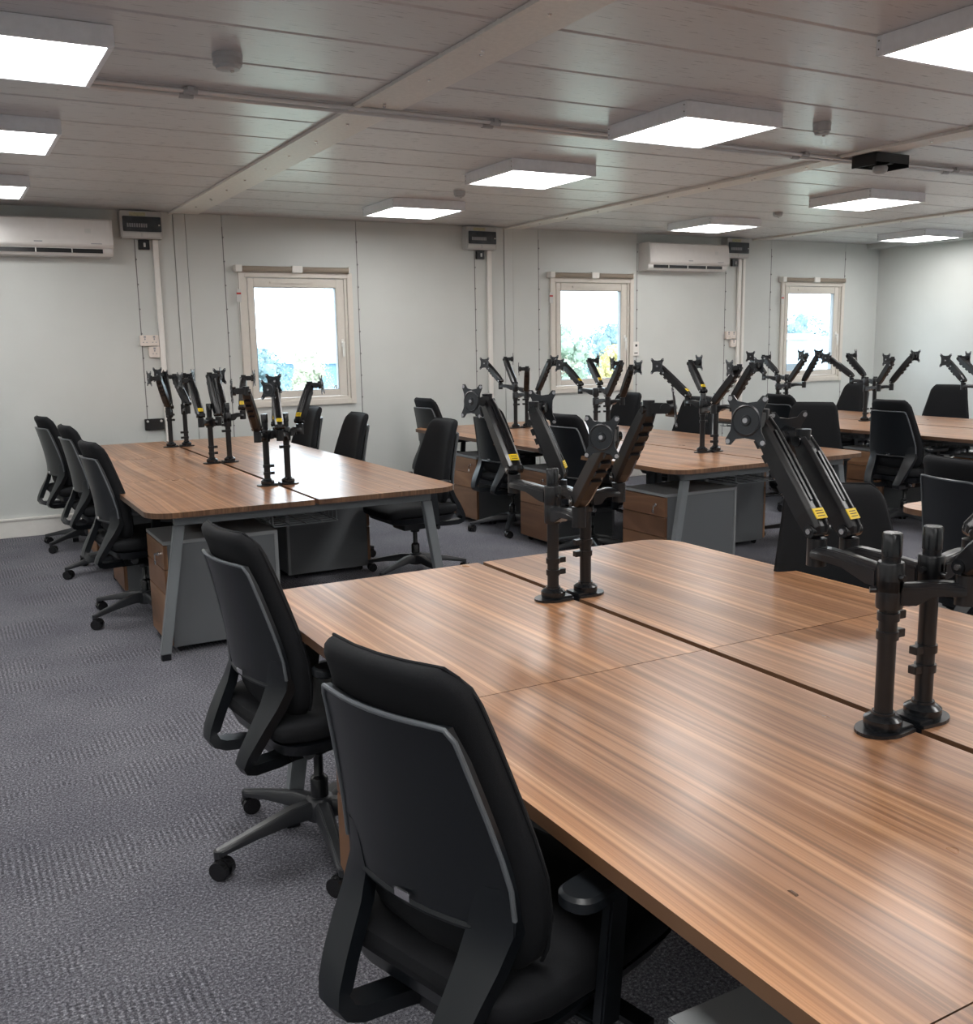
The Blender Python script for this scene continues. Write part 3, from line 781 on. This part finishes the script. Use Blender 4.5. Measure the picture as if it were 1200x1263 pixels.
def chair(x, y, deg, label, base=0, lift=0.0):
    o = chair0 if not cused else copy_tree(chair0)
    cused.append(1); o.location = (x, y, 0); o.rotation_euler = (0, 0, math.radians(deg)); o['label'] = label
    k = 0
    for ch in o.children:
        if ch.name.startswith(('base_leg', 'hub')) is False: ch.location.z += lift
        if ch.name.startswith('base_leg'): ch.rotation_euler = (0, 0, 2*PI*k/5 + math.radians(base - deg)); k += 1
    return o
chair(-.93, -5.98, 7, 'black office chair in the left foreground, second from the camera', 189)
chair(-1.03, -7.26, 17, 'largest black office chair, seen from behind at bottom centre', 200, .022)
chair(-.90, -3.02, 8, 'black office chair at the near left of the left bench', 205)
chair(-.87, -1.72, 6, 'middle one of three black chairs left of the left bench', 195)
chair(-.92, -.66, 10, 'black chair closest to the window wall, left of the left bench', 215)
chair(.80, -2.95, 182, 'black chair showing its smooth front at the near right of the left bench', 60)
chair(.57, -2.02, 182, 'black chair on the right of the left bench, middle one', 20)
chair(.56, -1.08, 184, 'black chair by the left window, half hidden by monitor arms', 10)
chair(2.22, -.62, 6, 'black chair seen from behind left of the middle bench, closest to the wall', 190)
chair(2.10, -1.98, 8, 'black chair behind the foreground monitor arms, middle bench left side', 232)
chair(2.08, -3.1, 6, 'black chair seen from behind between the foreground arms and middle bench', 250)
chair(3.56, -1.28, 184, 'black chair on the middle bench far side, under the middle window', 30)
chair(3.55, -2.25, 184, 'black chair mostly hidden behind the middle bench monitor arms', 40)
chair(3.70, -3.53, 215, 'black chair at the near right of the middle bench, caster visible', 200)
chair(4.75, -2.42, 0, 'black chair seen from behind at the far end of the right bench', 200)
chair(4.75, -3.55, 3, 'black chair seen fully from behind at the right bench', 255)
chair(6.28, -1.5, 172, 'narrow sliver of a black chair behind the right bench monitor arms', 10)
chair(6.55, -2.5, 200, 'black chair showing its front beyond the right bench', 30)
chair(.63, -6.60, 240, 'black chair facing the camera between the middle and right foreground benches', 30)
chair(1.93, -6.20, -12, 'black chair seen from behind near the right edge of the picture', 200)
chair(.88, -7.30, 195, 'black chair just entering at the right edge behind the nearest monitor arms', 40)

# ------------------------------------------------------------------ monitor arms
def monitor_mount(x, y, sd, arms, label, top=1.122, clips=(.05, .09), yellow='first', plate_dir=None):
    """pole on the desk at x,y; sd = -1 left desk, +1 right desk; arms: (link z, elbow dx,dy, head dx,dy,z, face angle deg, plate tilt)"""
    t = thing('monitor_arm_stand', label, 'monitor arm', (x, y, DZ), group='twin gas-spring monitor arm stands')
    pl = MB()
    # stadium base plate reaching to the desk gap
    xg = -sd*.048
    out = []
    for i in range(13):
        a = PI/2 + PI*i/12
        out.append((.052*math.cos(a)*1.15, .045*math.sin(a)))
    poly = out + [(.048, -.040), (.048, .040)]
    if sd > 0: poly = [(-px, py) for px, py in poly][::-1]
    pl.prism(poly, 0.0005, .007); pl.box(*(sorted((xg, xg*.2))), -.033, .033, .007, .013)
    pl.box(*(sorted((xg, xg-(-sd)*.006))), -.036, .036, -.03, .0005)
    pl.build('base_plate', 'black', t, bevel=.001)
    MB().lathe([(.034, .007), (.036, .014), (.036, .026), (.030, .031), (.022, .035), (.0215, .04)], 24).build('flange', 'black_gloss', t)
    h = top - DZ
    MB().lathe([(.0172, .03), (.0172, h-.045)], 20).build('pole', 'black', t)
    MB().lathe([(.0185, h-.045), (.0185, h-.003), (.0165, h)], 20).build('pole_cap', 'black_gloss', t)
    for cz in clips:
        c = MB().lathe([(.021, cz), (.021, cz+.016)], 18); sgn = -sd
        c.box(*(sorted((sgn*.018, sgn*.04))), -.009, .009, cz, cz+.016)
        c.build('cable_clip', 'black', t, bevel=.001)
    for k, (lz, ex, ey, hx, hy, hz, fa, pt) in enumerate(arms):
        lz -= DZ; hz -= DZ
        e = Vector((ex, ey, 0)); d = e.normalized()
        cl = MB().lathe([(.024, lz-.034), (.025, lz-.030), (.025, lz+.022), (.0235, lz+.026)], 22)
        cl.cyl((-d.x*.024, -d.y*.024, lz), (-d.x*.036, -d.y*.036, lz), .006, 10)
        cl.build('collar', 'arm_cover', t)
        # extension link
        lk = MB(); L_ = e.length; sdv = Vector((-d.y, d.x, 0))
        lp = []
        for q, ww, zt, zb in ((.018, .020, .015, -.026), (.045, .021, .017, -.024), (L_*.55, .021, .021, -.006), (L_-.04, .022, .022, -.004), (L_-.006, .022, .020, -.004), (L_+.014, .012, .014, -.002)):
            c0 = d*q
            lp.append([tuple(c0 + sdv*a + Vector((0, 0, lz+b2))) for a, b2 in ((-ww, zb), (ww, zb), (ww, zt*.55), (ww*.55, zt), (-ww*.55, zt), (-ww, zt*.55))])
        lk.loft(lp, 0, False); lk.cyl((e.x, e.y, lz-.022), (e.x, e.y, lz+.036), .020, 16)
        link = lk.build('link_arm', 'arm_cover', t, bevel=.0025)
        # gas spring arm
        base = Vector((ex, ey, lz+.052)); head = Vector((hx, hy, hz))
        ax = (head - base); n_ = ax.normalized(); side = n_.cross(Vector((0, 0, 1)))
        if side.length < .05: side = Vector((1, 0, 0))
        side.normalize(); up = side.cross(n_).normalized()
        ar = MB(); Lx = ax.length
        lp = []
        for q, ww, hh in ((-.012, .014, .012), (.0, .021, .022), (.04, .0235, .026), (Lx*.6, .0235, .025), (Lx-.03, .021, .022), (Lx, .019, .018), (Lx+.01, .012, .010)):
            c0 = base + n_*q
            lp.append([tuple(c0 + side*a*ww + up*b2*hh) for a, b2 in ((-1, -.75), (-.55, -1), (.55, -1), (1, -.75), (1, .75), (.62, 1), (.40, 1), (.34, .80), (-.34, .80), (-.40, 1), (-.62, 1), (-1, .75))])
        ar.loft(lp, 0, False)
        arm = ar.build('spring_arm', 'arm_cover', t, bevel=.0012)
        rib = MB()
        for q in range(4):
            c0 = base + n_*(Lx*(.42+.14*q)) - up*.026
            rib.beam(c0 - n_*.008, c0 + n_*.012, .030, .012, up=tuple(up))
        rib.beam(base+n_*.06+up*.0215, base+n_*(Lx-.04)+up*.0215, .006, .006, up=tuple(up))
        rib.build('spring_rib', 'black', arm)
        pv = MB().cyl(base - side*.026, base + side*.026, .014, 14); pv.cyl(head - side*.023, head + side*.023, .012, 12)
        pv.build('pivot', 'black_gloss', arm)
        bo = MB().cyl(base + side*.0262, base + side*.0285, .006, 10); bo.cyl(base - side*.0262, base - side*.0285, .006, 10)
        bo.build('pivot_bolt', 'chrome', arm)
        if yellow is True or (yellow == 'first' and k == 0):
            c0 = base + n_*.026 + up*.026
            MB().beam(c0 - n_*.012, c0 + n_*.012, .030, .0022, up=tuple(up)).build('warning_label', 'yellow', arm)
            dp = MB()
            for j in range(3):
                cj = c0 + n_*(-.007+.006*j) + up*.0014
                dp.beam(cj, cj + n_*.0016, .020, .0008, up=tuple(up))
            dp.build('label_print', 'dark_print', arm)
        # head: swivel, tilt block, plate
        f = math.radians(fa); fd = Vector((math.cos(f), math.sin(f), 0)); tl = math.radians(pt)
        hd = MB(); c0 = head + Vector((0, 0, .004))
        hd.cyl(c0 + Vector((0, 0, -.022)), c0 + Vector((0, 0, .022)), .017, 14)
        hd.beam(c0, c0 + fd*.045, .030, .030); 
        sv = fd.cross(Vector((0, 0, 1)))
        hd.cyl(c0 + fd*.045 - sv*.024, c0 + fd*.045 + sv*.024, .015, 12)
        fn = (fd*math.cos(tl) + Vector((0, 0, math.sin(tl)))); upv = sv.cross(fn).normalized()
        hd.cyl(c0 + fd*.05, c0 + fd*.05 + fn*.018, .022, 16)
        head_o = hd.build('tilt_head', 'black', t, bevel=.001)
        pc = c0 + fd*.05 + fn*.018
        # X-shaped plate with a hole in each arm
        out = []
        P = .0535
        prof = [(.86, 1), (.90, .78), (.70, .42), (.66, 0), (.70, -.42), (.90, -.78), (.86, -1), (.66, -1), (.44, -.76), (0, -.70), (-.44, -.76), (-.66, -1), (-.86, -1), (-.90, -.78), (-.70, -.42), (-.66, 0), (-.70, .42), (-.90, .78), (-.86, 1), (-.66, 1), (-.44, .76), (0, .70), (.44, .76), (.66, 1)]
        rt = MB(); tk = .003
        a_ = [tuple(pc + sv*u*P*.95 + upv*v*P) for u, v in prof]; b_ = [tuple(Vector(q) + fn*tk) for q in a_]
        n2 = len(prof)
        cen = tuple(pc); cen2 = tuple(pc + fn*tk)
        rt.add(a_ + [cen], [(i, (i+1) % n2, n2) for i in range(n2)]); rt.add(b_ + [cen2], [(i, (i+1) % n2, n2) for i in range(n2)])
        rt.add(a_ + b_, [(i, (i+1) % n2, n2+(i+1) % n2, n2+i) for i in range(n2)])
        pw = pc + fn*tk
        ring = []
        for r, dd in ((.034, .0), (.034, .002), (.031, .0035), (.029, .001), (.012, .001), (.010, .004), (.004, .004)):
            ring.append([tuple(pw + fn*dd + (sv*math.cos(2*PI*i/24) + upv*math.sin(2*PI*i/24))*r) for i in range(24)])
        rt.loft(ring, 0, True)
        plate = rt.build('vesa_plate', 'vesa', head_o)
        bl = MB().cyl(pw + fn*.003, pw + fn*.0065, .0055, 12)
        for u in (-1, 1):
            for v_ in (-1, 1):
                q = pc + sv*u*P*.75 + upv*v_*P*.86; bl.cyl(q - fn*.001, q + fn*(tk+.001), .0052, 12)
        bl.build('plate_hole', 'gasket', plate)
    return t

def std(y, sd, r):
    """the usual spread: one arm toward the wall, one toward the camera, plates facing the user"""
    f = 180 if sd < 0 else 0
    j = lambda s: r.uniform(-s, s)
    return [(1.075+j(.02), .02*sd+j(.03), .17+j(.03), .03*sd+j(.05), .35+j(.04), 1.30+j(.03), f+25+j(20) if sd < 0 else f-25+j(20), j(6)),
            (1.02+j(.01), .02*sd+j(.03), -.16+j(.03), .03*sd+j(.05), -.33+j(.04), 1.28+j(.03), f-20+j(20) if sd < 0 else f+20+j(20), j(6))]
LXp, RXp = GX-.058, GX+.058
# foreground far pair
monitor_mount(LXp, -6.283, -1, [(1.045, .0, .22, .02, .42, 1.295, 195, 4), (.995, -.01, -.15, -.05, -.36, 1.245, 212, 0)],
              'twin monitor arm on the foreground bench, left pole of the farther pair', clips=(.075, .11))
monitor_mount(RXp, -6.283, 1, [(1.02, .03, .18, -.03, .24, 1.275, 35, 0), (1.03, .10, -.03, .06, -.22, 1.295, -38, 6)],
              'twin monitor arm on the foreground bench, right pole of the farther pair', top=1.09, clips=(.12, .155))
# foreground near pair
monitor_mount(LXp, -7.462, -1, [(1.04, .02, .20, .02, .37, 1.308, 200, 4), (1.01, .10, -.088, .08, -.33, 1.29, 150, 0)],
              'twin monitor arm nearest the camera, left pole with round base', clips=(.185, .222))
monitor_mount(RXp, -7.462, 1, [(1.03, .0, .20, -.01, .33, 1.262, 75, 10), (1.04, .15, .02, .30, -.10, 1.27, -20, 0)],
              'twin monitor arm nearest the camera, right pole with round base', clips=(.10, .14))
rr = random.Random(3)
CUSTOM = {('left', 'nearest', -1): [(1.005, -.08, -.13, -.19, -.36, 1.262, 170, 0), (1.01, .07, .02, .14, .20, 1.275, 240, 0)],
          ('left', 'nearest', 1): [(1.005, -.07, -.12, -.02, .10, 1.245, 225, 0), (1.02, .09, .03, .19, .12, 1.258, -30, 8)],
          ('left', 'middle', -1): [(1.005, -.09, -.15, -.10, .02, 1.27, 190, 0), (1.00, .05, -.03, .03, .05, 1.295, -20, 0)],
          ('left', 'middle', 1): [(1.03, .11, .02, .15, .10, 1.27, -25, 0), (1.0, .02, .15, .03, .33, 1.28, 60, 0)],
          ('left', 'farthest', -1): [(1.01, -.04, -.18, -.12, -.32, 1.262, 190, 0), (.99, -.01, -.10, -.01, .02, 1.28, 215, 0)],
          ('left', 'farthest', 1): [(1.01, .0, -.12, -.05, .03, 1.26, 190, 0), (1.03, .05, .12, .06, .2, 1.26, -30, 0)]}
for bench, xg, yl, nm in (('left', GX, (-3.40, -2.16, -.88), 'left window bench'), ('middle', MX, (-3.60, -2.37, -1.15), 'middle bench'), ('right', FX, (-3.74, -2.56, -1.50), 'far right bench')):
    for y, w_ in zip(yl, ('nearest', 'middle', 'farthest')):
        for sd in (-1, 1):
            arms = CUSTOM.get((bench, w_, sd)) or std(y, sd, rr)
            monitor_mount(xg+sd*.058, y, sd, arms, 'twin monitor arm on the %s, %s pole of its %s pair' % (nm, 'left' if sd < 0 else 'right', w_),
                          clips=(.06, .10) if rr.random() < .5 else (.2, .24), yellow=(bench == 'left' and w_ == 'nearest') or ('first' if w_ != 'farthest' and bench != 'right' else False))
# small dark chip and specks lying on the desk
tag(MB().add([(0,0,0),(.006,.001,0),(.007,.016,0),(.001,.018,0),(.002,.002,.002),(.005,.003,.002),(.005,.014,.002),(.002,.015,.002)],
    [(3,2,1,0),(4,5,6,7),(0,1,5,4),(1,2,6,5),(2,3,7,6),(3,0,4,7)]).build('wood_chip', 'wood_edge', loc=(-.865, -7.80, DZ+.0003)), 'tiny dark chip lying on the foreground desktop', 'debris')

# ------------------------------------------------------------------ outside
GZ = -3.4
def omat(name, col, scale=1.0, amt=.25):
    m = mat(name, col, .9, spec=.1); N, L, b = nodes(m); n = ntex(m, coords(m), scale, 3)
    L.new(ramp(m, n, [(.3, tuple(c*(1-amt) for c in col)), (.7, tuple(min(1, c*(1+amt)) for c in col))]), b.inputs['Base Color']); return m
M['grass'] = omat('pale_ground', (.30, .33, .27), .2)
M['leaf_a'] = omat('autumn_leaf', (.33, .34, .26), 3)
M['leaf_b'] = omat('green_leaf', (.24, .30, .24), 3)
M['leaf_c'] = omat('blue_green_leaf', (.19, .27, .30), 3)
M['leaf_y'] = omat('yellow_leaf', (.50, .44, .22), 3)
M['hill'] = omat('distant_hill', (.26, .34, .37), .03)
M['shed'] = omat('pale_cladding', (.42, .52, .62), 1)
M['shed_roof'] = omat('white_roof', (.75, .78, .80), 1, .05)
M['shed_blue'] = omat('blue_cladding', (.16, .26, .38), 1)
struct(MB().box(-200, 500, 1.5, 900, GZ-.5, GZ).build('ground', 'grass'))
hl = MB()
n = 70; top = []
for i in range(n+1):
    x = -200 + 900*i/n
    top.append((x, GZ + 7.2 + 2.2*noise.noise(Vector((x*.012, 3, 0))) + 1.0*noise.noise(Vector((x*.05, 9, 0)))))
fr = [(x, 430, GZ) for x, z in top]; md = [(x, 460, z) for x, z in top]; bk = [(x, 560, GZ) for x, z in top]
v = fr+md+bk; N1 = n+1
hl.add(v, [(i, i+1, N1+i+1, N1+i) for i in range(n)] + [(N1+i, N1+i+1, 2*N1+i+1, 2*N1+i) for i in range(n)], 0, True)
struct(hl.build('hills', 'hill'))
def ico(mb, c, r, seed, sub=2, squash=1.0):
    bm = bmesh.new(); bmesh.ops.create_icosphere(bm, subdivisions=sub, radius=1)
    vs = []
    for q in bm.verts:
        p = q.co; k = 1 + .38*noise.noise(p*1.7 + Vector((seed, 0, 0))) + .22*noise.noise(p*4.2 + Vector((0, seed, 0)))
        vs.append((c[0]+p.x*r*k, c[1]+p.y*r*k, c[2]+p.z*r*k*squash))
    mb.add(vs, [tuple(q.index for q in f.verts) for f in bm.faces], 0, False); bm.free()
def tree(x, y, h, r, m_, label, seed, conical=False):
    t = thing('tree', label, 'tree', (x, y, GZ), group='trees outside the windows'); rr = random.Random(seed)
    tr = MB().tube([(0, 0, 0), (.1, 0, h*.4), (0, .1, h*.75)], [r*.09, r*.06, r*.02], 7)
    for k in range(5):
        a = rr.uniform(0, 6.28); z = h*rr.uniform(.3, .6); tr.tube([(0, 0, z), (math.cos(a)*r*.6, math.sin(a)*r*.6, z+r*.5)], [r*.03, r*.01], 5)
    tr.build('trunk', M['blind'], t)
    cr = MB()
    zb = h*.30; zm = (h + zb)/2; hh = (h - zb)/2
    for k in range(46):
        u = rr.uniform(-1, 1); a = rr.uniform(0, 6.28)
        prof = math.sqrt(max(0, 1-u*u)) if not conical else .62*(1-(u+1)/2)+.08
        br = r*rr.uniform(.14, .26)
        q = max(0, r*prof - br)*math.sqrt(rr.uniform(.1, 1)); z = zm + u*(hh-br)
        ico(cr, (q*math.cos(a), q*math.sin(a), z), br, seed+k, 2)
    for k in range(2600):
        u = rr.uniform(-1, 1); a = rr.uniform(0, 6.28)
        prof = math.sqrt(max(0, 1-u*u)) if not conical else .66*(1-(u+1)/2)+.05
        q = r*prof*rr.uniform(.7, 1.08); c = Vector((q*math.cos(a), q*math.sin(a), zm + u*hh*1.0)); s = r*.035
        e1 = Vector((rr.uniform(-1,1), rr.uniform(-1,1), rr.uniform(-1,1)))*s; e2 = Vector((rr.uniform(-1,1), rr.uniform(-1,1), rr.uniform(-1,1)))*s
        cr.add([c-e1, c+e2, c+e1, c-e2], [(0, 1, 2, 3)])
    cr.build('crown', m_, t)
tree(8.3, 27, 4.85, 1.5, 'leaf_c', 'blue-green tree through the left window, at its left side', 1)
tree(9.3, 30.5, 4.5, 1.3, 'leaf_b', 'yellow-green tree through the left window, behind the pointed one', 2)
tree(9.15, 24, 4.95, 1.25, 'leaf_a', 'tall pointed pale tree through the left window', 3, True)
tree(11.0, 28.5, 4.7, .9, 'leaf_a', 'bushy tree beside the pointed one through the left window', 4)
tree(23.6, 30, 5.6, 1.5, 'leaf_b', 'bare-looking tree through the middle window, left side', 5)
tree(26.6, 30, 4.65, 1.1, 'leaf_y', 'yellow autumn tree through the middle window', 6)
tree(37.3, 45, 5.9, 2.2, 'leaf_c', 'tall blue-green tree through the middle window, right side', 7)
tree(25.6, 33.5, 4.5, 1.4, 'leaf_a', 'low olive tree through the middle window', 8)
tree(53.5, 44, 6.5, 2.1, 'leaf_c', 'round blue-green tree through the right window', 9)
tree(58.0, 45, 5.4, 1.3, 'leaf_b', 'low green bush through the right window', 10)
def shed(x0, x1, y0, y1, h, label, m_, rise=1.2):
    t = thing('industrial_shed', label, 'building', (x0, y0, GZ)); w_ = x1-x0; d = y1-y0
    MB().box(0, w_, 0, d, 0, h).build('wall', m_, t)
    r = MB(); r.add([(-.3,-.3,h),(w_+.3,-.3,h),(w_+.3,d/2,h+rise),(-.3,d/2,h+rise),(-.3,d+.3,h),(w_+.3,d+.3,h)], [(0,1,2,3),(3,2,5,4),(0,3,4),(1,5,2),(0,4,5,1)])
    r.build('roof', 'shed_roof', t)
    for k in range(int(w_/4)): MB().box(1.5+k*4, 3.4+k*4, -.06, 0, h*.35, h*.7).build('window', 'unit_dark', t)
shed(12, 27, 60, 68, 4.4, 'long pale shed with white roof through the left window', 'shed')
shed(15.4, 23, 42, 50, 3.9, 'blue clad building through the left window, right side', 'shed_blue')
shed(39.5, 45.2, 34, 37.5, 4.72, 'low building with white roof through the right window', 'shed', .32)
